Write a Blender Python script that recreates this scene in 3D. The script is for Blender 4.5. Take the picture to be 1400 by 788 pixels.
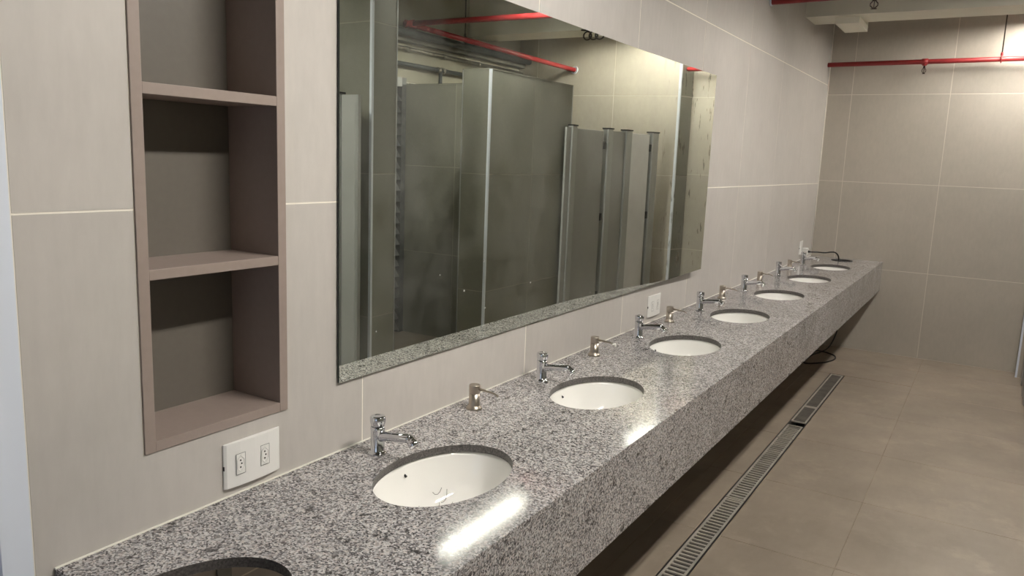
import bpy, bmesh, math, random
from mathutils import Vector, Matrix
random.seed(7)
for o in list(bpy.data.objects): bpy.data.objects.remove(o)
S = bpy.context.scene
COL = S.collection

# ------------------------------------------------------------------ camera
cam = bpy.data.objects.new('camera', bpy.data.cameras.new('camera')); COL.objects.link(cam)
YAW, PITCH, ROLL, FPX = .5495, .1656, -.0385, 1065.9
cam.data.sensor_width = 36; cam.data.lens = 36 * FPX / 1400
cam.data.clip_start = .02
fwd = Vector((-math.sin(YAW) * math.cos(PITCH), math.cos(YAW) * math.cos(PITCH), -math.sin(PITCH)))
right = Vector((math.cos(YAW), math.sin(YAW), 0)); down = fwd.cross(right)
r2 = math.cos(ROLL) * right + math.sin(ROLL) * down
d2 = -math.sin(ROLL) * right + math.cos(ROLL) * down
cam.matrix_world = Matrix(((r2.x, -d2.x, -fwd.x, 1.4632), (r2.y, -d2.y, -fwd.y, 0), (r2.z, -d2.z, -fwd.z, 1.6671), (0, 0, 0, 1)))
S.camera = cam

# ------------------------------------------------------------------ world, exposure
w = bpy.data.worlds.new('world'); S.world = w; w.use_nodes = True
w.node_tree.nodes['Background'].inputs[0].default_value = (.62, .76, 1, 1)
w.node_tree.nodes['Background'].inputs[1].default_value = .15
S.view_settings.view_transform = 'Standard'; S.view_settings.look = 'None'
S.view_settings.gamma = 1; S.view_settings.use_curve_mapping = False
S.view_settings.exposure = 0.0
TUBE_STRENGTH = 195.0
LAMPS = ((1.74, 1.15), (1.74, 4.33), (1.76, 7.08))     # x, y of each fixture's near end
LAMP_LEN = (1.2, 1.2, .62); LAMP_Z = 2.93

# area light added for cool daylight, at an unseen opening behind the camera
ar = bpy.data.lights.new('daylight_fill', 'AREA'); ar.shape = 'RECTANGLE'; ar.size = 1.0; ar.size_y = 2.0
ar.energy = 6; ar.color = (.74, .85, 1)
ao = bpy.data.objects.new('daylight_fill', ar); COL.objects.link(ao)
ao.location = (1.1, -1.75, 1.3); ao.rotation_euler = (math.radians(90), 0, 0)
ao.rotation_euler = Vector((-.35, 1, -.02)).to_track_quat('-Z', 'Y').to_euler()

# ------------------------------------------------------------------ materials
def srgb(r, g, b):
    f = lambda c: (c / 255 / 12.92) if c / 255 <= .04045 else ((c / 255 + .055) / 1.055) ** 2.4
    return (f(r), f(g), f(b), 1)

class NT:
    def __init__(s, name):
        s.m = bpy.data.materials.new(name); s.m.use_nodes = True; s.t = s.m.node_tree
        s.b = s.t.nodes['Principled BSDF']
        g = s.t.nodes.new('ShaderNodeNewGeometry'); s.pos = g.outputs['Position']
    def n(s, typ, **kw):
        x = s.t.nodes.new(typ)
        for k, v in kw.items(): setattr(x, k, v)
        return x
    def l(s, a, b): s.t.links.new(a, b)
    def noise(s, scale, detail=4, rough=.55, stretch=None, vec=None):
        x = s.n('ShaderNodeTexNoise'); x.inputs['Scale'].default_value = scale
        x.inputs['Detail'].default_value = detail; x.inputs['Roughness'].default_value = rough
        v = vec or s.pos
        if stretch:
            mp = s.n('ShaderNodeMapping'); mp.inputs['Scale'].default_value = stretch; s.l(v, mp.inputs[0]); v = mp.outputs[0]
        s.l(v, x.inputs['Vector']); return x.outputs['Fac']
    def ramp(s, fac, stops, interp='LINEAR'):
        x = s.n('ShaderNodeValToRGB'); x.color_ramp.interpolation = interp
        e = x.color_ramp.elements
        while len(e) < len(stops): e.new(.5)
        for i, (p, c) in enumerate(stops):
            e[i].position = p; e[i].color = c if len(c) == 4 else (*c, 1)
        s.l(fac, x.inputs[0]); return x.outputs[0]
    def mix(s, a, b, fac, mode='MIX'):
        x = s.n('ShaderNodeMix', data_type='RGBA', blend_type=mode)
        for sock, v in ((x.inputs['Factor'], fac), (x.inputs['A'], a), (x.inputs['B'], b)):
            if hasattr(v, 'links'): s.l(v, sock)
            else: sock.default_value = v
        return x.outputs['Result']
    def math(s, op, a, b):
        x = s.n('ShaderNodeMath', operation=op)
        for i, v in enumerate((a, b)):
            if hasattr(v, 'links'): s.l(v, x.inputs[i])
            else: x.inputs[i].default_value = v
        return x.outputs[0]
    def bump(s, h, strength=.1, dist=.01):
        x = s.n('ShaderNodeBump'); x.inputs['Strength'].default_value = strength; x.inputs['Distance'].default_value = dist
        s.l(h, x.inputs['Height']); s.l(x.outputs[0], s.b.inputs['Normal'])
    def set(s, **kw):
        for k, v in kw.items():
            i = s.b.inputs[k.replace('_', ' ')]
            if hasattr(v, 'links'): s.l(v, i)
            else: i.default_value = v
        return s.m
g1 = lambda v: (v, v, v, 1)

def tile_mat(name, base, vary=.10, rough=.42, streak=None, spots=False):
    t = NT(name)
    cloud = t.ramp(t.noise(2.2, 6, .62), [(.3, g1(1 - vary)), (.7, g1(1 + vary * .6))])
    fine = t.ramp(t.noise(38, 4, .6, streak), [(.3, g1(.965)), (.7, g1(1.03))])
    oi = t.n('ShaderNodeObjectInfo')
    rnd = t.ramp(oi.outputs['Random'], [(0, g1(.965)), (1, g1(1.03))])
    c = t.mix(base, cloud, 1.0, 'MULTIPLY'); c = t.mix(c, fine, 1.0, 'MULTIPLY'); c = t.mix(c, rnd, 1.0, 'MULTIPLY')
    if spots:
        mask = t.ramp(t.noise(3.3, 7, .72), [(.54, g1(0)), (.72, g1(.5))])
        c = t.mix(c, (base[0] * 1.5, base[1] * 1.48, base[2] * 1.45, 1), mask)
        mask = t.ramp(t.noise(1.4, 5, .6, (1, .6, 1)), [(.5, g1(0)), (.72, g1(.5))])
        c = t.mix(c, (base[0] * .62, base[1] * .6, base[2] * .58, 1), mask)
    r = t.math('ADD', t.math('MULTIPLY', t.noise(5, 3), .16), rough - .08)
    t.bump(t.noise(120, 3), .04, .002)
    t.b.inputs['Specular IOR Level'].default_value = .45
    return t.set(Base_Color=c, Roughness=r)

def plain(name, col, rough=.5, metal=0.0, noise=None, spec=None, coat=0, bump=None):
    t = NT(name)
    if noise:
        f = t.ramp(t.noise(noise[0], 4), [(.3, g1(1 - noise[1])), (.7, g1(1 + noise[1]))])
        t.set(Base_Color=t.mix(col, f, 1.0, 'MULTIPLY'))
    else: t.set(Base_Color=col)
    t.set(Roughness=rough, Metallic=metal)
    if spec is not None: t.b.inputs['Specular IOR Level'].default_value = spec
    if coat: t.b.inputs['Coat Weight'].default_value = coat; t.b.inputs['Coat Roughness'].default_value = .04
    if bump: t.bump(t.noise(bump[0], 4), bump[1], .003)
    return t.m

def granite():
    t = NT('speckled_grey_granite')
    v = t.n('ShaderNodeTexVoronoi'); v.inputs['Scale'].default_value = 250; v.inputs['Randomness'].default_value = 1
    wob = t.n('ShaderNodeTexNoise'); wob.inputs['Scale'].default_value = 130; t.l(t.pos, wob.inputs['Vector'])
    ad = t.n('ShaderNodeVectorMath', operation='MULTIPLY_ADD'); t.l(wob.outputs['Color'], ad.inputs[0])
    ad.inputs[1].default_value = (.008, .008, .008); t.l(t.pos, ad.inputs[2]); t.l(ad.outputs[0], v.inputs['Vector'])
    sep = t.n('ShaderNodeSeparateColor'); t.l(v.outputs['Color'], sep.inputs[0])
    drift = t.math('MULTIPLY', t.math('SUBTRACT', t.noise(9, 4), .5), .35)
    f = t.math('ADD', sep.outputs[0], drift)
    c = t.ramp(f, [(0, srgb(64, 63, 65)), (.17, srgb(98, 96, 98)), (.38, srgb(140, 138, 139)), (.62, srgb(176, 173, 174)), (.9, srgb(208, 205, 205))])
    tint = t.ramp(sep.outputs[1], [(.45, (1, 1, 1, 1)), (.9, (1.0, .93, .88, 1))])
    c = t.mix(c, tint, 1.0, 'MULTIPLY')
    # coarse dark mineral clots, drawn out a little
    bl = t.ramp(t.noise(26, 5, .7, (1, .62, 1)), [(.60, g1(0)), (.65, g1(.85))])
    c = t.mix(c, srgb(48, 46, 46), bl)
    big = t.ramp(t.noise(1.7, 5, .6), [(.3, g1(.80)), (.68, g1(1.06))])
    c = t.mix(c, big, 1.0, 'MULTIPLY')
    t.b.inputs['Specular IOR Level'].default_value = .5
    t.b.inputs['Specular IOR Level'].default_value = .28
    return t.set(Base_Color=c, Roughness=.085)

def mirror_mat():
    t = NT('silvered_mirror_glass')
    dust = t.ramp(t.noise(2.6, 7, .68), [(.42, g1(.0)), (.74, g1(.10))])
    # splashes and specks low on the glass, brown drip marks at the far end
    sep = t.n('ShaderNodeSeparateXYZ'); t.l(t.pos, sep.inputs[0])
    v = t.n('ShaderNodeTexVoronoi'); v.inputs['Scale'].default_value = 17
    mp = t.n('ShaderNodeMapping'); mp.inputs['Scale'].default_value = (0, 1, 1); t.l(t.pos, mp.inputs[0]); t.l(mp.outputs[0], v.inputs['Vector'])
    dots = t.ramp(v.outputs['Distance'], [(.045, g1(.8)), (.07, g1(0))])
    sc = t.n('ShaderNodeSeparateColor'); t.l(v.outputs['Color'], sc.inputs[0])
    few = t.ramp(sc.outputs[0], [(.62, g1(0)), (.63, g1(1))])
    low = t.n('ShaderNodeMapRange'); t.l(sep.outputs[2], low.inputs[0]); low.inputs[1].default_value = 1.42; low.inputs[2].default_value = 1.2
    dots = t.math('MULTIPLY', t.math('MULTIPLY', dots, few), low.outputs[0])
    dr = t.ramp(t.noise(22, 5, .62, (1, 1, .40)), [(.60, g1(0)), (.66, g1(.7))])
    far = t.n('ShaderNodeMapRange'); t.l(sep.outputs[1], far.inputs[0]); far.inputs[1].default_value = 3.6; far.inputs[2].default_value = 4.0
    dr = t.math('MULTIPLY', dr, far.outputs[0])
    gl = t.n('ShaderNodeBsdfGlossy'); gl.inputs['Color'].default_value = (.80, .84, .76, 1); gl.inputs['Roughness'].default_value = .0
    df = t.n('ShaderNodeBsdfDiffuse'); df.inputs['Color'].default_value = srgb(225, 225, 218)
    db = t.n('ShaderNodeBsdfDiffuse'); db.inputs['Color'].default_value = srgb(96, 88, 74)
    m1 = t.n('ShaderNodeMixShader'); t.l(t.math('ADD', dust, dots), m1.inputs[0]); t.l(gl.outputs[0], m1.inputs[1]); t.l(df.outputs[0], m1.inputs[2])
    m2 = t.n('ShaderNodeMixShader'); t.l(dr, m2.inputs[0]); t.l(m1.outputs[0], m2.inputs[1]); t.l(db.outputs[0], m2.inputs[2])
    t.l(m2.outputs[0], t.t.nodes['Material Output'].inputs['Surface'])
    return t.m

def emit(name, col, s):
    t = NT(name); t.set(Base_Color=(.8, .8, .8, 1)); t.b.inputs['Emission Color'].default_value = col; t.b.inputs['Emission Strength'].default_value = s
    return t.m

M = dict(
    wall=tile_mat('greige_wall_tile', srgb(197, 191, 185), .07, .40, (1, 1, .25)),
    back=tile_mat('greige_back_wall_tile', srgb(182, 174, 162), .07, .42, (1, 1, .4)),
    part=tile_mat('grey_green_partition_tile', srgb(128, 127, 117), .07, .42),
    floor=tile_mat('brown_floor_tile', srgb(150, 137, 122), .18, .40, (1, .3, 1), True),
    grout=plain('pale_grout', srgb(246, 240, 228), .8),
    pgrout=plain('dull_grout', srgb(152, 149, 138), .8),
    bgrout=plain('beige_grout', srgb(212, 204, 192), .8),
    fgrout=plain('floor_grout', srgb(146, 132, 115), .85, noise=(6, .3)),
    granite=granite(), cut=plain('dark_granite_rim', srgb(88, 84, 82), .5, noise=(190, .7)), mirror=mirror_mat(),  # rims of the counter holes are darker than the slab
    glass=plain('dark_green_glass_edge', srgb(40, 52, 46), .15),
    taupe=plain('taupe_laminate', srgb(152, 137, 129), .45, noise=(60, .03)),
    taupe_in=plain('shade_toned_laminate', srgb(104, 98, 90), .5, noise=(60, .03)),  # shade inside the niche is put into the back panel's colour
    chrome=plain('chrome', (.72, .73, .76, 1), .07, 1, noise=(30, .05)),
    nickel=plain('brushed_nickel', srgb(188, 178, 166), .33, 1),
    porcelain=plain('white_porcelain', srgb(246, 244, 240), .08, coat=.6),
    pvc=plain('white_plastic', srgb(236, 234, 230), .35),
    slot=plain('black_plastic', srgb(22, 20, 20), .5),
    red=plain('red_pipe_paint', srgb(146, 42, 43), .42, noise=(20, .12)),
    white=plain('white_metal_daylight_tint', srgb(224, 230, 242), .35),  # bluish tint paints in the cool daylight on the door frame
    alu=plain('satin_aluminium', srgb(176, 178, 178), .38, .55),
    alud=plain('weathered_aluminium', srgb(120, 122, 122), .38, .7, noise=(15, .15)),
    steel=plain('galvanised_steel', srgb(176, 172, 162), .3, .9, noise=(30, .2)),
    grate=plain('stainless_grate', srgb(186, 179, 168), .36, .35, noise=(9, .22)),
    grime=plain('clogged_grate_steel', srgb(98, 92, 84), .6, .3, noise=(14, .3)),
    pit=plain('dark_channel', srgb(8, 7, 6), .9),
    panel=plain('grey_laminate_panel', srgb(160, 161, 160), .35, noise=(4, .04)),
    panelw=plain('laminate_door_lit_tone', srgb(225, 225, 228), .35, noise=(4, .04)),  # raised tone puts lamp light into the far stall door's colour
    conc=plain('stained_concrete', srgb(118, 116, 106), .85, noise=(2.2, .32), bump=(12, .3)),
    beam=plain('whitewashed_beam', srgb(226, 222, 208), .7, noise=(3, .05), bump=(25, .1)),
    plaster=plain('pale_plaster', srgb(166, 162, 146), .8, noise=(4, .06)),
    darkpipe=plain('dark_grey_pipe', srgb(70, 74, 74), .4, noise=(9, .2)),
    rod=plain('dark_steel_rod', srgb(62, 56, 50), .45, .6),
    sprk=plain('bronze_sprinkler', srgb(50, 32, 26), .4, .5),
    speck=plain('white_blob_finish', srgb(240, 238, 232), .5),
    seal=plain('white_silicone', srgb(240, 236, 226), .45),
    tube_strong=emit('lit_stronger_fluorescent_tube', (1, .955, .87, 1), TUBE_STRENGTH * 1.5),  # emission raised to brighten the near left wall and the back wall
    tube=emit('lit_fluorescent_tube', (1, .955, .88, 1), TUBE_STRENGTH),
)

# ------------------------------------------------------------------ mesh helpers
class MB:
    def __init__(s): s.v = []; s.f = []; s.sm = []; s.mi = []; s.cur = 0
    def add(s, vs, fs, smooth=False):
        o = len(s.v); s.v += [tuple(v) for v in vs]
        for f in fs: s.f.append([i + o for i in f]); s.sm.append(smooth); s.mi.append(s.cur)
        return s
    def box(s, a, b):
        (x0, y0, z0), (x1, y1, z1) = [tuple(min(a[i], b[i]) for i in range(3)), tuple(max(a[i], b[i]) for i in range(3))]
        return s.add([(x0, y0, z0), (x1, y0, z0), (x1, y1, z0), (x0, y1, z0), (x0, y0, z1), (x1, y0, z1), (x1, y1, z1), (x0, y1, z1)],
                     [(0, 3, 2, 1), (4, 5, 6, 7), (0, 1, 5, 4), (1, 2, 6, 5), (2, 3, 7, 6), (3, 0, 4, 7)])
    def tube(s, pts, r, n=12, smooth=True):
        P = [Vector(p) for p in pts]; R = r if isinstance(r, (list, tuple)) else [r] * len(P)
        vs = []; up = None
        for i, p in enumerate(P):
            t = (P[min(i + 1, len(P) - 1)] - P[max(i - 1, 0)]).normalized()
            if up is None: up = Vector((0, 0, 1)) if abs(t.z) < .9 else Vector((1, 0, 0))
            a = t.cross(up).normalized(); b = a.cross(t).normalized(); up = b
            for k in range(n):
                q = 2 * math.pi * k / n; vs.append(p + R[i] * (math.cos(q) * a + math.sin(q) * b))
        fs = [(i * n + k, i * n + (k + 1) % n, (i + 1) * n + (k + 1) % n, (i + 1) * n + k) for i in range(len(P) - 1) for k in range(n)]
        s.add(vs, fs, smooth)
        o = len(s.v) - len(vs)
        s.f += [[o + k for k in range(n)][::-1], [o + (len(P) - 1) * n + k for k in range(n)]]; s.sm += [False, False]; s.mi += [s.cur] * 2
        return s
    def lathe(s, prof, c=(0, 0, 0), n=28, sx=1, sy=1, smooth=True, cap=True):
        vs = [(c[0] + sx * r * math.cos(2 * math.pi * k / n), c[1] + sy * r * math.sin(2 * math.pi * k / n), c[2] + z) for r, z in prof for k in range(n)]
        m = len(prof)
        fs = [(i * n + k, i * n + (k + 1) % n, (i + 1) * n + (k + 1) % n, (i + 1) * n + k) for i in range(m - 1) for k in range(n)]
        s.add(vs, fs, smooth)
        if cap:
            o = len(s.v) - len(vs); s.f += [[o + k for k in range(n)][::-1], [o + (m - 1) * n + k for k in range(n)]]; s.sm += [False, False]; s.mi += [s.cur] * 2
        return s
    def build(s, name, mat, parent=None, loc=None, bevel=0):
        me = bpy.data.meshes.new(name); me.from_pydata(s.v, [], s.f)
        for x in (mat if isinstance(mat, (list, tuple)) else [mat]): me.materials.append(x)
        me.polygons.foreach_set('use_smooth', s.sm); me.polygons.foreach_set('material_index', s.mi); me.update()
        return link(name, me, parent, loc, bevel)

def link(name, me, parent=None, loc=None, bevel=0):
    o = bpy.data.objects.new(name, me); COL.objects.link(o)
    if parent: o.parent = parent
    if loc: o.location = loc
    if bevel:
        b = o.modifiers.new('bevel', 'BEVEL'); b.width = bevel; b.segments = 2; b.limit_method = 'ANGLE'
    return o

def tag(o, label=None, cat=None, group=None, kind=None):
    for k, v in (('label', label), ('category', cat), ('group', group), ('kind', kind)):
        if v: o[k] = v
    return o
def thing(name, loc, label, cat, group=None, kind=None):
    o = bpy.data.objects.new(name, None); COL.objects.link(o); o.location = loc; o.empty_display_size = .05
    return tag(o, label, cat, group, kind)
def copy_tree(o, parent=None):
    c = o.copy(); COL.objects.link(c)
    if parent: c.parent = parent
    for ch in list(o.children): copy_tree(ch, c)
    return c

_tc = {}
def tile(parent, axis, sgn, at, u0, u1, v0, v1, mat, th=.006, gap=.005, name='tile', off=(0, 0, 0)):
    """one tile; axis 'x' -> u=y v=z, 'y' -> u=x v=z, 'z' -> u=x v=y; its face lies at `at`, facing sgn."""
    g = gap / 2; a, b = (u1 - u0) - gap, (v1 - v0) - gap
    key = (axis, sgn, round(a, 4), round(b, 4), th, mat.name)
    if key not in _tc:
        c = .0012; A, B_ = a / 2, b / 2
        base = [(-A, -B_, -th), (A, -B_, -th), (A, B_, -th), (-A, B_, -th)]
        mid = [(-A, -B_, -c), (A, -B_, -c), (A, B_, -c), (-A, B_, -c)]
        top = [(-A + c, -B_ + c, 0), (A - c, -B_ + c, 0), (A - c, B_ - c, 0), (-A + c, B_ - c, 0)]
        V = base + mid + top
        F = [(3, 2, 1, 0), (8, 9, 10, 11)]
        for k in range(4):
            n = (k + 1) % 4; F += [(k, n, n + 4, k + 4), (k + 4, n + 4, n + 8, k + 8)]
        mp = {'x': lambda u, v, w: (sgn * w, u, v), 'y': lambda u, v, w: (u, sgn * w, v), 'z': lambda u, v, w: (u, v, sgn * w)}[axis]
        me = bpy.data.meshes.new(name); me.from_pydata([mp(*q) for q in V], [], F); me.materials.append(mat); me.update()
        bm = bmesh.new(); bm.from_mesh(me); bmesh.ops.recalc_face_normals(bm, faces=bm.faces); bm.to_mesh(me); bm.free()
        _tc[key] = me
    cu, cv = (u0 + u1) / 2, (v0 + v1) / 2
    loc = {'x': (at, cu, cv), 'y': (cu, at, cv), 'z': (cu, cv, at)}[axis]
    return link(name, _tc[key], parent, tuple(loc[i] - off[i] for i in range(3)))

def cuts(start, step, lo, hi):
    k = math.ceil((lo - start) / step - 1e-6); r = [lo]
    while start + k * step < hi - .01:
        if start + k * step > lo + .01: r.append(start + k * step)
        k += 1
    return r + [hi]

YB = 7.868      # back wall
XR = 3.28       # right wall
ZC = 3.3        # ceiling
YF = -1.9       # wall behind the camera
GR = .0009      # depth of the joints

# ------------------------------------------------------------------ floor
DX0, DX1, DYE = .457, .567, 6.76          # drain channel cut-out
fl = MB(); GF = .0025
fl.box((-.12, YF, -.12), (DX0, YB + .1, -GF)); fl.box((DX1, YF, -.12), (XR + .9, YB + .1, -GF))
fl.box((DX0, DYE, -.12), (DX1, YB + .1, -GF)); fl.box((DX0, YF, -.12), (DX1, 2.3, -GF)); fl.box((DX0, 2.3, -.12), (DX1, DYE, -.09))
floor = tag(fl.build('floor', M['fgrout']), kind='structure')
ys = cuts(3.36, .795, YF, YB)
xs = cuts(.268, .795, 0, XR)
for i in range(len(xs) - 1):
    for j in range(len(ys) - 1):
        x0, x1, y0, y1 = xs[i], xs[i + 1], ys[j], ys[j + 1]
        if x0 < DX0 and x1 > DX1 and y1 > 2.3:
            yy = min(y1, DYE) if y0 < DYE else None
            y0c = max(y0, 2.3)
            if yy:
                if y0 < 2.3: tile(floor, 'z', 1, 0, x0, x1, y0, 2.3, M['floor'], name='floor_tile', gap=.003)
                tile(floor, 'z', 1, 0, x0, DX0 - .004, y0c, yy, M['floor'], name='floor_tile', gap=.003)
                tile(floor, 'z', 1, 0, DX1 + .006, x1, y0c, yy, M['floor'], name='floor_tile', gap=.003)
                if yy < y1: tile(floor, 'z', 1, 0, x0, x1, yy + .006, y1, M['floor'], name='floor_tile', gap=.003)
                continue
        tile(floor, 'z', 1, 0, x0, x1, y0, y1, M['floor'], name='floor_tile', gap=.003)

# ------------------------------------------------------------------ left wall with the shelf niche
NY0, NY1, NZ0, NZ1, ND = .932, 1.322, 1.019, 2.184, .17      # niche outline and depth
YL = .70
wl = MB()
wl.box((-.25, YL, -.1), (-GR, NY0, ZC)); wl.box((-.25, NY1, -.1), (-GR, YB + .1, ZC))
wl.box((-.25, NY0, -.1), (-GR, NY1, NZ0)); wl.box((-.25, NY0, NZ1), (-GR, NY1, ZC))
wl.box((-.25, NY0, NZ0), (-.19, NY1, NZ1))
wall_left = tag(wl.build('wall_left', M['grout']), kind='structure')
ycl = cuts(1.60, .903, YL, YB); zcl = cuts(.63, .906, 0, ZC)
for j in range(len(ycl) - 1):
    for k in range(len(zcl) - 1):
        y0, y1, z0, z1 = ycl[j], ycl[j + 1], zcl[k], zcl[k + 1]
        if y0 < NY0 and y1 > NY1 and z1 > NZ0 and z0 < NZ1:
            g = .002; mb = MB(); a, b = y0 + g, y1 - g; c, d = z0 + g, z1 - g
            lo, hi = max(c, NZ0 - .001), min(d, NZ1 + .001)
            mb.box((-.006, a, c), (0, NY0 - .002, d)); mb.box((-.006, NY1 + .002, c), (0, b, d))
            if lo > c: mb.box((-.006, NY0 - .002, c), (0, NY1 + .002, lo))
            if hi < d: mb.box((-.006, NY0 - .002, hi), (0, NY1 + .002, d))
            mb.build('wall_tile', M['wall'], wall_left)
        else:
            tile(wall_left, 'x', 1, 0, y0, y1, z0, z1, M['wall'], name='wall_tile')

# ------------------------------------------------------------------ back wall
wb = MB(); wb.box((-.25, YB + GR, -.1), (XR + .9, YB + .2, ZC))
wall_back = tag(wb.build('wall_back', M['bgrout']), kind='structure')
for x0, x1 in zip(*(lambda c: (c[:-1], c[1:]))(cuts(.215, .795, 0, XR))):
    zz = cuts(.779, .788, 0, ZC)
    for z0, z1 in zip(zz[:-1], zz[1:]):
        tile(wall_back, 'y', -1, YB, x0, x1, z0, z1, M['back'], name='wall_tile')
YS, XSTEP = 7.685, 1.768       # the wall steps forward here
sb = MB(); sb.box((XSTEP + GR, YS + GR, 0), (XR, YB, ZC))
step = tag(sb.build('wall_step', M['bgrout']), kind='structure')
for z0, z1 in ((0, .779), (.779, 1.545), (1.545, 2.354), (2.354, ZC)):
    for x0, x1 in ((XSTEP, 2.245), (2.245, 3.04), (3.04, XR)): tile(step, 'y', -1, YS, x0, x1, z0, z1, M['back'], name='wall_tile')
    tile(step, 'x', -1, XSTEP, YS, YB, z0, z1, M['part'], name='wall_tile')
MB().box((XSTEP - .004, YS - .004, 0), (XSTEP + .012, YS + .008, ZC)).build('corner_trim', M['white'], step)

tag(MB().tube([(.0035, YB - .0035, .86), (.0035, YB - .0035, ZC - .001)], .0055, 8).build('trim_1', M['seal']), kind='structure')
# ------------------------------------------------------------------ right wall, wall behind the camera, ceiling
wr = MB(); wr.box((XR + GR, YF, -.1), (XR + .2, YB, ZC))
wall_right = tag(wr.build('wall_right', M['grout']), kind='structure')
yy = cuts(.35, .9, YF, YB)
for y0, y1 in zip(yy[:-1], yy[1:]):
    for z0, z1 in ((0, .63), (.63, 1.536), (1.536, 2.31)):
        tile(wall_right, 'x', -1, XR, y0, y1, z0, z1, M['part'], name='wall_tile')
up = MB(); up.box((XR - .004, YF, 2.312), (XR + .1, YB, ZC)); up.build('plaster_band', M['plaster'], wall_right)
wf = MB()   # unseen opening added for daylight between x .35 and 1.55
wf.box((-.9, YF - .15, -.1), (.45, YF, ZC)); wf.box((1.75, YF - .15, -.1), (XR + .2, YF, ZC)); wf.box((.45, YF - .15, 2.35), (1.75, YF, ZC))
tag(wf.build('wall_front', M['conc']), kind='structure')
ce = MB(); ce.box((-.9, YF - .15, ZC), (XR + .3, YB + .2, ZC + .15))
ceiling = tag(ce.build('ceiling', M['conc']), kind='structure')
# white door frame where the left wall ends
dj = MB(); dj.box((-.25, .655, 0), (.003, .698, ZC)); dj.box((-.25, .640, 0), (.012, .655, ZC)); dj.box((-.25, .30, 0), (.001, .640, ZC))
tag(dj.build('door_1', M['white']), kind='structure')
ds = MB(); ds.box((-.9, YF, -.1), (-.6, .30, ZC)); ds.box((-.6, .2, -.1), (-.25, .30, ZC))
tag(ds.build('wall_side', M['plaster']), kind='structure')

# tiled pier and low walls, seen in the mirror
def tiled_block(name, x0, x1, y0, y1, z1, zc, label, cat, xcut=None, ycut=None, kind=None, trims=(), front=None):
    off = (x0, y0, 0); root = thing(name, off, label, cat, kind=kind)
    e = .006
    MB().box((x0 + GR - x0, y0 + GR - y0, 0), (x1 - x0 - (e if xcut is not None else 0), y1 - y0 - GR, z1)).build('core', M['pgrout'], root)
    zz = [z for z in zc if z < z1 - .02] + [z1]; zz = [0] + zz
    for a, b in zip(zz[:-1], zz[1:]):
        yc = [y0] + (ycut or []) + [y1]
        for p, q in zip(yc[:-1], yc[1:]): tile(root, 'x', -1, x0, p, q, a, b, M['part'], name='tile', off=off)
        xc = [x0] + (xcut or []) + [x1]
        for p, q in zip(xc[:-1], xc[1:]): tile(root, 'y', -1, y0, p, q, a, b, M['part'], name='tile', off=off)
    for (tx, ty, wd) in trims:
        MB().box((tx - off[0] - wd, ty - off[1] - wd, 0), (tx - off[0] + wd, ty - off[1] + wd, z1)).build('corner_trim', M['white'] if wd > .006 else M['alu'], root)
    MB().box((-.002, -.002, z1), (x1 - x0 + .0, y1 - y0, z1 + .006)).build('cap_strip', M['part'], root) if z1 < ZC - .01 else None
    return root
p = tiled_block('wall_pier', 1.855, XR, 3.67, 3.905, ZC, [.63, 1.536, 2.442], None, None, xcut=[2.755], kind='structure', trims=((1.858, 3.673, .009), (1.858, 3.902, .005)))
tiled_block('partition_wall', 1.855, 2.11, 4.97, 6.285, 2.31, [.63, 1.536], 'thick grey-green tiled low wall with white corner trims, widest block in the mirror', 'partition', ycut=[5.63], trims=((1.858, 4.973, .009), (2.107, 4.973, .005), (1.858, 6.282, .005)))
tiled_block('shower_wall', 2.112, XR - .002, 5.65, 5.75, 2.28, [.779, 1.563], 'grey-green tiled shower wall set back left of the low wall in the mirror', 'partition', xcut=[2.66])

# ceiling beam and its block
bm_ = MB(); bm_.box((0, 6.68, 2.853), (XR, 7.05, ZC))
tag(bm_.build('ceiling_beam', M['beam']), kind='structure')
bb = MB(); bb.box((.214, 6.75, 2.80), (.39, 7.20, 2.853)); bb.box((.214, 7.05, 2.853), (.39, 7.20, 2.96))
tag(bb.build('beam_block', M['beam'], bevel=.004), 'small whitewashed block hanging under the ceiling beam near the left wall', 'block')
rb = MB(); rb.box((3.20, 3.91, 2.655), (XR - .006, YS - .002, 2.745))
tag(rb.build('side_beam', M['conc']), kind='structure')

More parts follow.
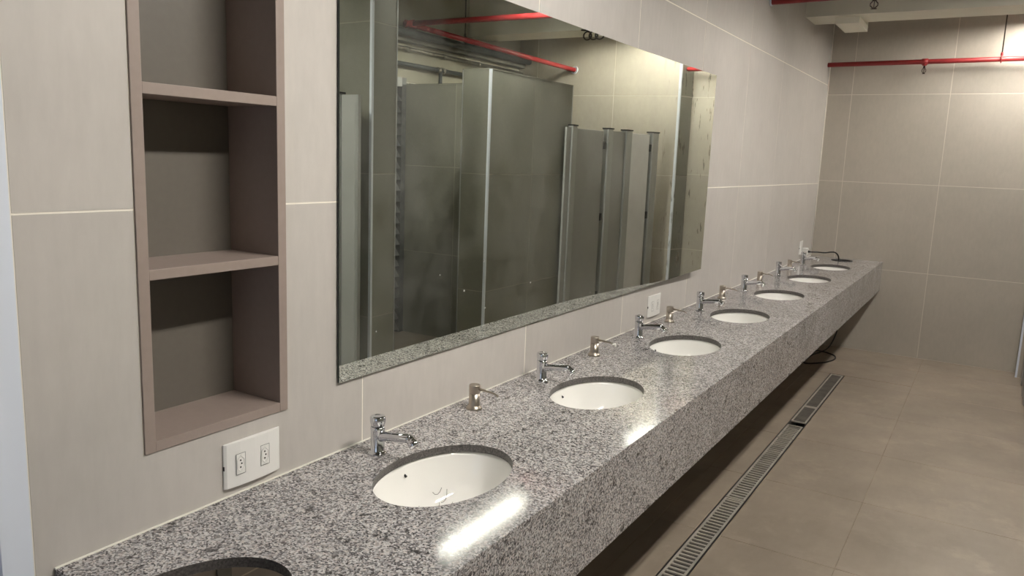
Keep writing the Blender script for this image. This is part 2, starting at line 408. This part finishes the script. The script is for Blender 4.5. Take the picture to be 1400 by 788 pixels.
# ------------------------------------------------------------------ granite counter
CY0, CY1, CW, CZ, CT, AP = .736, YB - .002, .635, .85, .022, .268
BY = [.775, 1.561, 2.472, 3.398, 4.290, 5.198, 6.149, 7.040]; BX, BA, BB = .3256, .2247, .1536    # half length along y, half depth
HOLE = (.315, 7.655, .085)
root = thing('vanity_counter', (0, CY0, .55), 'long speckled grey granite counter with deep front apron along the left wall', 'counter')
off = Vector((0, CY0, .55))
holes = [(BX, y, BB, BA) for y in BY] + [(HOLE[0], HOLE[1], HOLE[2], HOLE[2])]
bounds = [CY0] + [(BY[i] + BY[i + 1]) / 2 for i in range(7)] + [7.35, CY1]
bounds[1] = 1.10
top = MB()
N = 64
for i, (hx, hy, hb, ha) in enumerate(holes):
    y0, y1 = bounds[i], bounds[i + 1]; x0, x1 = .004, CW - .003
    inner = []; outer = []
    clip = hy - ha < y0        # nearest cut-out reaches past the counter end: shorten it
    for k in range(N):
        t = 2 * math.pi * k / N; c, s_ = math.cos(t), math.sin(t)
        yl = ha if s_ > 0 or not clip else (hy - y0) * .0 + ha
        inner.append((hx + hb * c, hy + yl * s_))
        tx = ((x1 - hx) if c > 0 else (hx - x0)) / max(abs(c), 1e-9); ty = ((y1 - hy) if s_ > 0 else (hy - y0)) / max(abs(s_), 1e-9)
        m = min(tx, ty); outer.append((hx + m * c, hy + m * s_))
    # snap the nearest outer samples to the cell corners
    for cx_, cy_ in ((x0, y0), (x1, y0), (x0, y1), (x1, y1)):
        j = min(range(N), key=lambda q: (outer[q][0] - cx_) ** 2 + (outer[q][1] - cy_) ** 2); outer[j] = (cx_, cy_)
    V = []
    for (a, b) in ((inner, CZ), (outer, CZ), (inner, CZ - CT), (outer, CZ - CT)):
        V += [(q[0] - off.x, q[1] - off.y, b - off.z) for q in a]
    F = []
    for k in range(N):
        n = (k + 1) % N
        F += [(k, N + k, N + n, n), (2 * N + k, 2 * N + n, 3 * N + n, 3 * N + k)]
    top.add(V, F)
    rimV = [V[k] for k in range(N)] + [V[2 * N + k] for k in range(N)]
    top.cur = 1; top.add(rimV, [(k, (k + 1) % N, N + (k + 1) % N, N + k) for k in range(N)], True); top.cur = 0
# end and front closing faces
top.box((.004, 0, CZ - CT - .55), (CW - .003, .0005, CZ - .55))
top.build('worktop', [M['granite'], M['cut']], root)
ap = MB(); ap.box((CW - .022, 0, CZ - AP - .55), (CW, CY1 - CY0, CZ - .55 + .0002)); ap.build('apron', M['granite'], root, bevel=.0015)
ap = MB(); ap.box((.004, 0, CZ - AP - .55), (CW - .022, .02, CZ - CT - .55)); ap.build('end_panel', M['granite'], root)
sl = MB(); sl.box((.001, 0, CZ - .55 - .002), (.0055, CY1 - CY0, CZ - .55 + .0025)); sl.build('silicone_seam', M['seal'], root)
for y in (1.12, 2.94, 4.76, 6.58):   # steel brackets under the slab
    b_ = MB(); b_.box((.001, y - CY0 - .02, -.02), (.006, y - CY0 + .02, CZ - CT - .55)); b_.box((.001, y - CY0 - .02, CZ - CT - .58), (CW - .03, y - CY0 + .02, CZ - CT - .551)); b_.build('bracket', M['alud'], root)

# ------------------------------------------------------------------ basins
ordn = ['nearest', 'second', 'third', 'fourth', 'fifth', 'sixth', 'farthest']
proto = None
def make_basin():
    r = thing('wash_basin', (0, 0, 0), '', 'basin', 'white oval basins set under the granite counter')
    b = MB()
    prof = [(1.09, -.001), (1.0, -.001), (.985, -.012), (.95, -.045), (.88, -.085), (.74, -.122), (.52, -.143), (.28, -.152), (.10, -.156)]
    b.lathe([(a, z) for a, z in prof], n=56, sx=BB + .004, sy=BA + .004, cap=False)
    outp = [(.10, -.172), (.30, -.168), (.56, -.158), (.80, -.136), (.95, -.098), (1.02, -.05), (1.09, -.012), (1.09, -.001)]
    b.lathe(outp, n=56, sx=BB + .004, sy=BA + .004, cap=False)
    b.build('bowl', M['porcelain'], r)
    d = MB(); d.lathe([(.006, -.1545), (.019, -.1525), (.022, -.1545), (.019, -.175)], n=24); d.build('drain', M['chrome'], r)
    e = MB(); e.tube([(-.146, .020, -.034), (-.154, .020, -.030)], .0036, 12); e.build('overflow_hole', M['slot'], r)
    return r
zb = CZ - CT
for i, y in enumerate(BY[1:]):
    if proto is None: proto = make_basin(); o = proto
    else: o = copy_tree(proto)
    o.location = (BX, y, zb)
    extra = {0: 'nearest white oval undermount basin, with brownish hair marks and scratches inside',
             6: 'farthest white oval undermount basin, beside the round cable hole'}
    o['label'] = extra.get(i, '%s white oval undermount basin counted from the camera end of the granite counter' % ordn[i])
# fine brown marks in the nearest basin
hm = MB()
def bowl_z(r):
    pr = [(0, -.156), (.28, -.152), (.52, -.143), (.74, -.122), (.88, -.085), (.95, -.045), (1, -.001)]
    for (a, p), (b, q) in zip(pr[:-1], pr[1:]):
        if r <= b: return p + (q - p) * (r - a) / (b - a)
    return 0
random.seed(3)
for k in range(14):
    a = random.uniform(-.2, 1.0); px, py = -.088 + random.uniform(-.025, .035), .04 + random.uniform(-.05, .07)
    pts = []
    for q in range(5):
        x = px + q * .006 * math.cos(a + q * .25); y = py + q * .008 * math.sin(a + q * .25)
        rr = math.hypot(x / BB, y / BA); z = bowl_z(rr) + .0008
        pts.append((x, y, z))
    hm.tube(pts, .0007, 5)
hm.build('hair_strand', M['taupe_in'], proto)['kind'] = 'stuff'

# ------------------------------------------------------------------ taps
def make_tap():
    r = thing('push_tap', (0, 0, 0), '', 'tap', 'chrome push taps behind the basins')
    b = MB(); b.lathe([(.027, 0), (.027, .003), (.0235, .006), (.0205, .008), (.0195, .010), (.0195, .066), (.0205, .072), (.0195, .078)], n=32); b.build('body', M['chrome'], r)
    c = MB(); c.lathe([(.016, .077), (.0185, .080), (.0195, .084), (.0215, .090), (.0215, .103), (.020, .106), (.012, .1075), (.010, .1065)], n=32); c.build('push_button', M['chrome'], r)
    s = MB(); s.tube([(.010, 0, .049), (.020, 0, .053), (.035, 0, .056), (.075, 0, .0615), (.108, 0, .066), (.116, 0, .0665)], [.0155, .0135, .0125, .0125, .0125, .0105], 24); s.build('spout', M['chrome'], r)
    t = MB(); t.tube([(.106, 0, .070), (.113, 0, .064), (.119, 0, .059), (.1195, 0, .0585), (.1285, 0, .0505), (.131, 0, .048)], [.009, .0125, .0125, .0142, .0142, .0115], 20); t.build('aerator', M['chrome'], r)
    return r
tp = None
for i, y in enumerate(BY[1:]):
    o = tp = make_tap() if tp is None else copy_tree(tp)
    o.location = (.095, y - .003, CZ + .0003)
    o['label'] = ('nearest chrome push tap with stubby spout behind the nearest basin', )[0] if i == 0 else 'chrome push tap with stubby spout behind the %s basin' % (ordn[i] if i < 6 else 'farthest')
# ------------------------------------------------------------------ soap dispensers
def make_disp():
    r = thing('soap_dispenser', (0, 0, 0), '', 'soap dispenser', 'brushed nickel soap dispensers between the taps')
    b = MB(); b.lathe([(.0265, 0), (.0268, .003), (.0225, .0085), (.0190, .012), (.0182, .018), (.0180, .053)], n=30); b.build('body', M['nickel'], r)
    b = MB(); b.lathe([(.0176, .0532), (.0185, .0542), (.0185, .079), (.0176, .0815), (.010, .082)], n=30); b.build('pump_head', M['nickel'], r)
    t = MB(); t.tube([(.012, 0, .069), (.04, 0, .068), (.07, 0, .066), (.082, 0, .0635), (.092, 0, .058)], [.0045, .004, .0036, .0034, .003], 12); t.build('nozzle', M['nickel'], r)
    return r
dp = None
DL = ['nearest soap dispenser, with bare nozzle, standing between the first two basins',
      'soap dispenser with white blob on its nozzle between second and third basins',
      'soap dispenser in front of the small double socket, between third and fourth basins',
      'soap dispenser just past the fourth basin, close beside its chrome tap',
      'soap dispenser between the fifth and sixth basins',
      'farthest soap dispenser, between the sixth and farthest basins']
DLOC = [(.086, 2.040), (.083, 2.944), (.078, 3.852), (.076, 4.775), (.085, 5.64), (.085, 6.58)]
for i, (x, y) in enumerate(DLOC):
    o = dp = make_disp() if dp is None else copy_tree(dp)
    o.location = (x, y, CZ + .0003); o['label'] = DL[i]
def speck(name, at, s, label):  # cluster of small white rounded lumps
    b = MB()
    for k in range(7):
        a = k * 2.4; rr = s * (.5 + .3 * math.sin(k * 3.1))
        b.lathe([(rr * .05, -rr), (rr * .7, -rr * .7), (rr, 0), (rr * .7, rr * .7), (rr * .05, rr)], (math.cos(a) * s * .5, math.sin(a) * s * .5, s * (.8 + .3 * (k % 3 - 1))), n=8)
    o = b.build(name, M['speck'], loc=at); return tag(o, label, 'speck')
speck('white_blob', (.172, 2.944, CZ + .050), .011, 'small white blob on the second dispenser nozzle tip')
speck('white_blob', (.25, 4.02, CZ), .006, 'tiny white blob on the granite between third and fourth basins')
speck('white_blob', (.20, 5.0, CZ), .006, 'tiny white blob on the granite near the fifth basin')

# ------------------------------------------------------------------ sockets
def socket(y, z, label, mods=((-.042, 0), (.030, 0)), wdt=.167, hgt=.110):
    r = thing('wall_socket', (0, y, z), label, 'socket', 'white wall sockets over the counter')
    p_ = MB(); W, H = wdt / 2, hgt / 2
    prof = [(-W, .0008), (-W, .004), (-W + .006, .0085), (-W * .5, .0125), (0, .0135), (W * .5, .0125), (W - .006, .0085), (W, .004), (W, .0008)]
    V = [(x, yy, -H) for yy, x in prof] + [(x, yy, H) for yy, x in prof]; n = len(prof)
    F = [(k, k + 1, n + k + 1, n + k) for k in range(n - 1)] + [tuple(range(n))[::-1], tuple(range(n, 2 * n)), (n - 1, 0, n, 2 * n - 1)]
    p_.add(V, F); p_.build('cover_plate', M['pvc'], r, bevel=.001)
    for (my, mz) in mods:
        f = MB(); f.box((.010, my - .0125, mz - .025), (.0138, my + .0125, mz + .025)); mod = f.build('outlet_module', M['pvc'], r, bevel=.0006)
        g = MB(); g.box((.0139, my - .0135, mz - .026), (.01395, my - .0125, mz + .026)); g.box((.0139, my + .0125, mz - .026), (.01395, my + .0135, mz + .026)); g.box((.0137, my - .0135, mz + .025), (.01395, my + .0135, mz + .026)); g.box((.0137, my - .0135, mz - .026), (.01395, my + .0135, mz - .025))
        g.build('module_gap', M['alud'], mod)
        # hexagonal recess: a raised rim around a lower face, three pin holes
        hx = [(-.0095, -.010), (-.0095, .010), (0, .0195), (.0095, .010), (.0095, -.010), (0, -.0195)]
        rim = MB(); V = []
        for s_, xx in ((1.12, .0140), (1.12, .0152), (.96, .0152), (.90, .0140)): V += [(xx, my + a * s_, mz + b * s_) for a, b in hx]
        F = [(q * 6 + k, q * 6 + (k + 1) % 6, q * 6 + 6 + (k + 1) % 6, q * 6 + 6 + k) for q in range(3) for k in range(6)]
        rim.add(V, F); rim.build('hexagonal_recess', M['pvc'], mod)
        for dz, dy in ((.0085, -.001), (0, .0022), (-.0085, -.001)):
            h = MB(); h.tube([(.0139, my + dy, mz + dz), (.0144, my + dy, mz + dz)], .0021, 10); h.build('pin_hole', M['slot'], mod)
    s_ = MB(); s_.box((.002, -W - .0006, -.008), (.006, -W + .001, .002)); s_.build('release_slot', M['slot'], r)
    return r
socket(1.209, .927, 'large white double socket plate under the wall shelf')
socket(3.81, .936, 'small white double socket plate below the far end of the mirror')
k3 = socket(7.36, .963, 'tiny white socket plate by the back corner with a plug in it', mods=((.0, 0),), wdt=.12, hgt=.12)

# plug and cable
pg = thing('power_plug', (0, 7.40, .93), 'pale plug adaptor in the socket by the back corner', 'plug')
b = MB(); b.box((.014, -.028, -.03), (.062, .028, .03)); b.build('body', M['pvc'], pg, bevel=.006)
b = MB(); b.tube([(.060, 0, 0), (.085, 0, -.002)], [.012, .006], 12); b.build('strain_relief', M['slot'], pg)
def smooth_path(pts, n=8):
    P = [Vector(p) for p in pts]; out = []
    for i in range(len(P) - 1):
        a, b_, c, d = P[max(i - 1, 0)], P[i], P[i + 1], P[min(i + 2, len(P) - 1)]
        for k in range(n):
            t = k / n; out.append(.5 * ((2 * b_) + (c - a) * t + (2 * a - 5 * b_ + 4 * c - d) * t * t + (3 * b_ - a - 3 * c + d) * t ** 3))
    return out + [P[-1]]
cb = MB()
cb.tube(smooth_path([(.086, 7.40, .928), (.13, 7.42, .93), (.19, 7.48, .925), (.235, 7.54, .93), (.262, 7.58, .925), (.283, 7.63, .895), (.29, 7.648, .84), (.30, 7.65, .70), (.34, 7.62, .45), (.35, 7.60, .22), (.30, 7.56, .05),
                     (.24, 7.46, .007), (.205, 7.32, .006), (.195, 7.10, .006), (.205, 6.96, .006), (.27, 6.99, .006), (.36, 7.12, .006), (.400, 7.28, .006), (.375, 7.42, .006), (.295, 7.49, .008), (.215, 7.47, .018), (.15, 7.40, .006), (.10, 7.36, .006)]), .0062, 10)
tag(cb.build('power_cable', M['slot']), 'black cable from the far socket through the counter hole, looping on the floor', 'cable')
# dark grommet ring in the round hole
b = MB(); b.lathe([(.079, -.024), (.0845, -.0235), (.0845, .002), (.092, .002), (.092, .004), (.079, .004), (.079, -.024)], n=40, cap=False)
tag(b.build('cable_hole_ring', M['slot'], loc=(HOLE[0], HOLE[1], CZ)), 'flat black ring around the round cable hole at the far counter end', 'ring')

# ------------------------------------------------------------------ wall shelf in the niche
root = thing('wall_shelf_unit', (0, (NY0 + NY1) / 2, NZ0), 'tall taupe laminate shelf unit recessed in the wall left of the mirror', 'shelf')
of = Vector((0, (NY0 + NY1) / 2, NZ0))
def pbox(name, a, b, mat, par, bev=.001):
    return MB().box(Vector(a) - of, Vector(b) - of).build(name, mat, par, bevel=bev)
TS = .025
for s_ in (0, 1):
    y0 = NY0 if s_ == 0 else NY1 - TS
    m = MB(); m.box(Vector((-ND, y0, NZ0)) - of, Vector((.004, y0 + TS, NZ1)) - of); m.build('side_panel', M['taupe'], root, bevel=.001)
for z0, z1 in ((NZ0, 1.042), (1.389, 1.411), (1.765, 1.788), (2.160, 2.184)):
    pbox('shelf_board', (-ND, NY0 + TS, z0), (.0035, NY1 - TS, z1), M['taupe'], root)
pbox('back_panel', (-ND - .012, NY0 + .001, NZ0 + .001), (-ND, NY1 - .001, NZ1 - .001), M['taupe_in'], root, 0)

# ------------------------------------------------------------------ mirror (it bows a little off the wall towards its far end)
def mx(y): return .010 + (.018 * (y - 2.8) ** 2 if y > 2.8 else 0)
root = thing('wall_mirror', (0, 1.497, 1.049), 'long frameless wall mirror with greenish tint above the granite counter', 'mirror')
of = Vector((0, 1.497, 1.049))
n = 40; V = []
for k in range(n + 1):
    y = 1.497 + (4.381 - 1.497) * k / n; f = max(0, (y - 2.9) / (4.381 - 2.9))
    zb_ = 1.0475 + .0272 * f ** 1.7; zt = 2.1770 - .0155 * max(0, (y - 2.254) / 2.16) ** 1.5
    yt = y + .012 * (k / n)
    for xx, yy, zz in ((mx(y), y, zb_), (mx(y), yt, zt), (mx(y) - .005, yt, zt), (mx(y) - .005, y, zb_)): V.append(Vector((xx, yy, zz)) - of)
gm = MB()
gm.add(V, [(4 * k, 4 * k + 4, 4 * k + 5, 4 * k + 1) for k in range(n)], True)
gm.build('mirror_pane', M['mirror'], root)
ge = MB()
ge.add(V, [f for k in range(n) for f in ((4 * k + 1, 4 * k + 5, 4 * k + 6, 4 * k + 2), (4 * k + 2, 4 * k + 6, 4 * k + 7, 4 * k + 3), (4 * k + 3, 4 * k + 7, 4 * k + 4, 4 * k))] + [(0, 1, 2, 3), (4 * n + 3, 4 * n + 2, 4 * n + 1, 4 * n)])
ge.build('glass_edge', M['glass'], root)
for y, z in ((1.9, 1.0), (1.9, 2.0), (4.2, 1.3), (4.2, 2.0), (2.8, 1.6)):
    MB().box((.0005, y - .03 - of.y, z + .06 - of.z), (mx(y) - .0055, y + .03 - of.y, z + .12 - of.z)).build('mounting_pad', M['slot'], root)

# ------------------------------------------------------------------ floor drain
PIT = 0.034
def grate(y0, y1, label, pitch, mat, x0=.464, x1=.560, wfrac=.42):
    r = thing('drain_grate', ((x0 + x1) / 2, y0, -.02), label, 'drain grate', 'grates in the floor drain channel')
    o = Vector(((x0 + x1) / 2, y0, -.02)); rw = .011
    for xa in (x0, x1 - rw):
        MB().box(Vector((xa, y0 + .001, -.006)) - o, Vector((xa + rw, y1 - .001, .0015)) - o).build('side_rail', M['grate'], r)
    for ya in (y0 + .001, y1 - .016):
        MB().box(Vector((x0 + rw, ya, -.006)) - o, Vector((x1 - rw, ya + .015, .0015)) - o).build('end_bar', M['grate'], r)
    sm = MB(); wd = pitch * wfrac
    sm.box((x0 + rw - o.x, 0, .013), (x1 - rw - o.x, wd, .0205)); me = None
    y = y0 + .016 + pitch * .6
    while y < y1 - .016 - wd:
        if me is None: s0 = sm.build('slat', mat, r, loc=(0, y - y0, 0)); me = s0.data
        else: link('slat', me, r, (0, y - y0, 0))
        y += pitch
    return r
ch = thing('drain_channel', (.512, 4.5, -.09), 'narrow steel edged drain channel running along the floor beside the counter', 'drain')
o = Vector((.512, 4.5, -.09))
for xa in (DX0 - .001, DX1 - .006):
    MB().box(Vector((xa, 2.3, -.089)) - o, Vector((xa + .0065, DYE, .0005)) - o).build('channel_wall', M['slot'], ch)
MB().box(Vector((DX0 + .006, 2.3, -.0895)) - o, Vector((DX1 - .007, DYE, -.085)) - o).build('channel_bed', M['pit'], ch)
MB().box(Vector((DX0 + .006, DYE - .006, -.089)) - o, Vector((DX1 - .007, DYE, .0005)) - o).build('channel_end', M['grime'], ch)
for xa in (.4640, .5600):
    MB().box(Vector((xa - .0035 if xa < .5 else xa - .001, 2.3, -.030)) - o, Vector((xa + .0008 if xa < .5 else xa + .0035, DYE - .006, -.008)) - o).build('support_lip', M['grime'], ch)
grate(2.55, 3.795, 'clean slotted grate nearest the camera in the floor drain', .0335, M['grate'])
grate(3.80, 4.885, 'clean slotted grate second from the camera in the floor drain', .0335, M['grate'])
grate(4.89, 5.185, 'short slotted grate between the long grates and the dirty gap in the drain', .0335, M['grate'])
grate(5.275, 5.675, 'clogged dark grate just past the gap in the drain', .022, M['grime'], wfrac=.75)
grate(5.68, 6.745, 'clogged dark grate at the far end of the drain', .022, M['grime'], wfrac=.75)

# ------------------------------------------------------------------ pipes
def flange(mb, c, d, r, t=.008):
    mb.tube([c, Vector(c) + Vector(d) * t], r, 20)
PR = .024
pb = thing('sprinkler_pipe', (0, 5.585, 2.785), 'red sprinkler pipe crossing overhead near the lamps, turning a corner in the mirror', 'pipe')
EL = Vector((3.16, 5.585, 2.798)); EN = Vector((2.58, YS - .001, 2.620))
o = Vector((0, 5.585, 2.785))
MB().tube([Vector((.004, 5.585, 2.775)) - o, Vector((.004, 5.585, 2.775)) - o + Vector((.01, 0, 0))], .032, 20).build('wall_flange', M['white'], pb)
MB().tube([Vector((.004, 5.585, 2.775)) - o, EL - o], PR, 16).build('cross_run', M['red'], pb)
MB().tube([EL - o, EN - o], PR, 16).build('long_run', M['red'], pb)
e = MB(); e.tube([EL - o + Vector((-.07, 0, 0)), EL - o + Vector((.03, 0, 0))], .031, 16); dd = (EN - EL).normalized(); e.tube([EL - o - dd * .03, EL - o + dd * .08], .031, 16); e.build('elbow', M['red'], pb)
MB().tube([EN - o - dd * .012, EN - o], .042, 20).build('end_flange', M['white'], pb)
def sprinkler(par, x, y, z, s=1.0):
    b = MB(); b.tube([(0, 0, 0), (0, 0, -.012)], .010 * s, 10); b.tube([(0, 0, -.012), (0, 0, -.022)], .012 * s, 6)
    for sg in (-1, 1):
        b.tube([(sg * .008 * s, 0, -.022), (sg * .019 * s, 0, -.036), (sg * .019 * s, 0, -.050), (sg * .004 * s, 0, -.066)], .0032 * s, 8)
    b.tube([(0, 0, -.022), (0, 0, -.066)], .003, 8)
    b.lathe([(.004, -.071), (.016 * s, -.071), (.017 * s, -.068), (.004, -.066)], n=16)
    o_ = b.build('sprinkler_head', M['sprk'], par, loc=(x - par.location.x, y - par.location.y, z - par.location.z)); o_['label'] = 'dark bronze sprinkler head'
sprinkler(pb, .652, 5.585, 2.755, 1.15)
YP = 7.72
YP = 7.775
pc = thing('sprinkler_pipe', (0, YP, 2.62), 'straight red sprinkler pipe running across the back wall', 'pipe')
MB().tube([(.0, 0, -.006), (XSTEP + .02, 0, .006)], .0205, 16).build('run', M['red'], pc)
MB().tube([(.765, 0, 0), (.815, 0, 0)], .026, 16).build('tee', M['red'], pc)
MB().tube([(.79, 0, 0), (.79, 0, -.034)], .018, 12).build('tee_outlet', M['red'], pc)
sprinkler(pc, .79, YP, 2.588, .8)
def hanger(x, y, z, label, top):
    r = thing('pipe_hanger', (x, y, z), label, 'pipe hanger')
    MB().tube([(0, 0, .04), (0, 0, top - z - .001)], .005, 8).build('rod', M['rod'], r)
    b = MB(); pts = [(0, .030 * math.cos(a), .030 * math.sin(a)) for a in [2 * math.pi * k / 20 for k in range(21)]]
    b.tube(pts, .005, 8); b.tube([(0, 0, .026), (0, 0, .052)], .010, 8); b.build('clevis', M['red'] if y > 7 else M['rod'], r)
hanger(1.352, YP, 2.625, 'thin dark rod and clevis holding the red pipe on the back wall', ZC)
t_ = .30; hp = EL.lerp(EN, t_); hanger(hp.x, hp.y, hp.z, 'dark rod and ring holding the red pipe seen in the mirror', ZC)

# conduits and drain pipe along the right wall, seen in the mirror
tag(MB().tube([(3.15, 3.91, 2.722), (3.15, YS - .003, 2.722)], .034, 16).build('drain_pipe', M['darkpipe']), 'dark grey pipe running just under the red pipe in the mirror', 'pipe')
c1 = thing('conduit', (3.24, 3.906, 2.60), 'upper galvanised conduit along the pale wall in the mirror', 'conduit')
MB().tube([(0, 0, 0), (0, YS - 3.914, 0)], .016, 12).build('run', M['steel'], c1)
for y in (1.75, 2.3, 2.9): MB().tube([(0, y, 0), (0, y + .05, 0)], .022, 12).build('coupling', M['steel'], c1)
c2 = thing('conduit', (3.22, 3.906, 2.462), 'lower galvanised conduit with a tee above the shower wall in the mirror', 'conduit')
MB().tube([(0, 0, 0), (0, YS - 3.914, 0)], .019, 12).build('run', M['darkpipe'], c2)
MB().tube([(0, 2.20, 0), (0, 2.235, 0)], .028, 12).build('coupling', M['steel'], c2)
MB().tube([(0, 2.27, 0), (0, 2.305, 0)], .028, 12).build('coupling', M['steel'], c2)
MB().tube([(0, 2.25, 0), (0, 2.25, -.22)], .018, 12).build('drop', M['darkpipe'], c2)
cl = MB()
for k in range(3):
    a0 = [(.030 * math.cos(a) + k * .05, .01 * k, .036 * math.sin(a)) for a in [2 * math.pi * q / 16 for q in range(17)]]; cl.tube(a0, .006, 8)
cl.tube([(-.02, 0, .03), (.14, 0, .05)], .008, 8)
tag(cl.build('cable_coil', M['rod'], loc=(1.86, 6.655, 2.80)), 'small dark coil of cable on the beam, at the mirror top edge', 'cable')

# ------------------------------------------------------------------ louvre and toilet stalls (seen in the mirror)
lv = thing('louvre_panel', (XR - .02, 5.30, 0), 'tall grey metal louvre panel between the pier and the shower wall in the mirror', 'louvre')
for yy in (.0, .285): MB().box((-.045, yy, 0), (.014, yy + .06, 2.34)).build('frame_post', M['alud'], lv)
MB().box((-.045, .06, 2.26), (.014, .285, 2.34)).build('frame_head', M['alu'], lv)
MB().box((.008, .06, .0), (.014, .285, 2.26)).build('backing', M['slot'], lv)
sl_ = MB().add([(.006, .061, .035), (.006, .284, .035), (-.040, .284, -.03), (-.040, .061, -.03), (.006, .061, .039), (.006, .284, .039), (-.040, .284, -.026), (-.040, .061, -.026)],
               [(0, 3, 2, 1), (4, 5, 6, 7), (0, 1, 5, 4), (1, 2, 6, 5), (2, 3, 7, 6), (3, 0, 4, 7)])
s0 = None
for k in range(22):
    z = .06 + k * .1
    if s0 is None: s0 = sl_.build('louvre_slat', M['alud'], lv, loc=(0, 0, z))
    else: link('louvre_slat', s0.data, lv, (0, 0, z))

XS = 1.80
st = thing('stall_partition', (XS, 6.13, 0), 'grey stall front of fixed panels and aluminium posts beside the back wall, in the mirror', 'partition')
def post(par, y0, y1, z1=1.965, x=XS, off=None, dx=.045):
    o_ = off or Vector((XS, 6.13, 0))
    m = MB(); m.box(Vector((x, y0, 0)) - o_, Vector((x + dx, y1, z1)) - o_); q = m.build('post', M['alu'], par, bevel=.008)
    MB().box(Vector((x - .002, y0 - .001, z1)) - o_, Vector((x + dx + .002, y1 + .001, z1 + .012)) - o_).build('post_cap', M['slot'], q)
for a, b in ((6.209, 6.292), (6.741, 6.816), (7.01, 7.096), (7.398, 7.49)): post(st, a, b)
for a, b in ((6.13, 6.207), (6.818, 7.008)):
    MB().box((.012, a - 6.13, .16), (.030, b - 6.13, 1.95)).build('fixed_panel', M['panel'], st)
def door(y0, y1, mat, label):
    r = thing('stall_door', (XS + .012, y0, .16), label, 'door')
    MB().box((0, .002, 0), (.018, y1 - y0, 1.785)).build('leaf', mat, r, bevel=.002)
    for z in (.2, .95, 1.62): MB().box((-.006, y1 - y0, z), (.02, y1 - y0 + .022, z + .07)).build('hinge', M['slot'], r)
    return r
door(6.295, 6.695, M['panel'], 'wide grey stall door next to the tiled low wall in the mirror')
door(7.100, 7.375, M['panelw'], 'narrow pale stall door farthest right of the stalls in the mirror')
ls = thing('stall_screen', (1.775, 3.48, 0), 'grey screen panel with bright post in front of the pier, at the mirror left edge', 'partition')
MB().box((0.024, -.009, .15), (.135, .009, 1.995)).build('screen_panel', M['panel'], ls)
MB().box((0, -.012, .15), (.022, .012, 1.995)).build('edge_rail', M['alu'], ls)
MB().box((.18, -.009, .15), (.80, .009, 1.995)).build('screen_panel', M['panel'], ls)
q = MB().box((.137, -.025, 0), (.178, .025, 2.0)).build('post', M['alu'], ls, bevel=.006)
MB().box((.136, -.026, 2.0), (.179, .026, 2.012)).build('post_cap', M['slot'], q)

# ------------------------------------------------------------------ lamps (they hang above the frame; the counter mirrors them)
lab = ['fluorescent lamp fixture overhead nearest the camera', 'fluorescent lamp fixture overhead above the middle of the counter', 'short fluorescent lamp fixture overhead behind the ceiling beam']
for (x, y), L, lb in zip(LAMPS, LAMP_LEN, lab):
    r = thing('tube_lamp', (x, y, LAMP_Z), lb, 'lamp', 'fluorescent fixtures over the aisle')
    h = MB()
    h.add([(-.085, 0, .0), (-.05, 0, .05), (.05, 0, .05), (.085, 0, 0), (-.085, L, .0), (-.05, L, .05), (.05, L, .05), (.085, L, 0),
           (-.083, 0, .0), (-.048, 0, .047), (.048, 0, .047), (.083, 0, 0), (-.083, L, .0), (-.048, L, .047), (.048, L, .047), (.083, L, 0)],
          [(0, 1, 5, 4), (1, 2, 6, 5), (2, 3, 7, 6), (8, 12, 13, 9), (9, 13, 14, 10), (10, 14, 15, 11), (0, 4, 12, 8), (3, 11, 15, 7)])
    h.build('housing', M['white'], r)
    for xx in (-.042, .042):
        MB().tube([(xx, .03, .018), (xx, L - .03, .018)], .013, 12).build('tube', M['tube' if 3 < y < 6 else 'tube_strong'], r)
        for yy in (.0, L - .03): MB().box((xx - .012, yy, .0), (xx + .012, yy + .03, .045)).build('lamp_holder', M['white'], r)
    for yy in (.15, L - .15): MB().tube([(0, yy, .05), (0, yy, ZC - LAMP_Z)], .003, 6).build('suspension_wire', M['rod'], r)
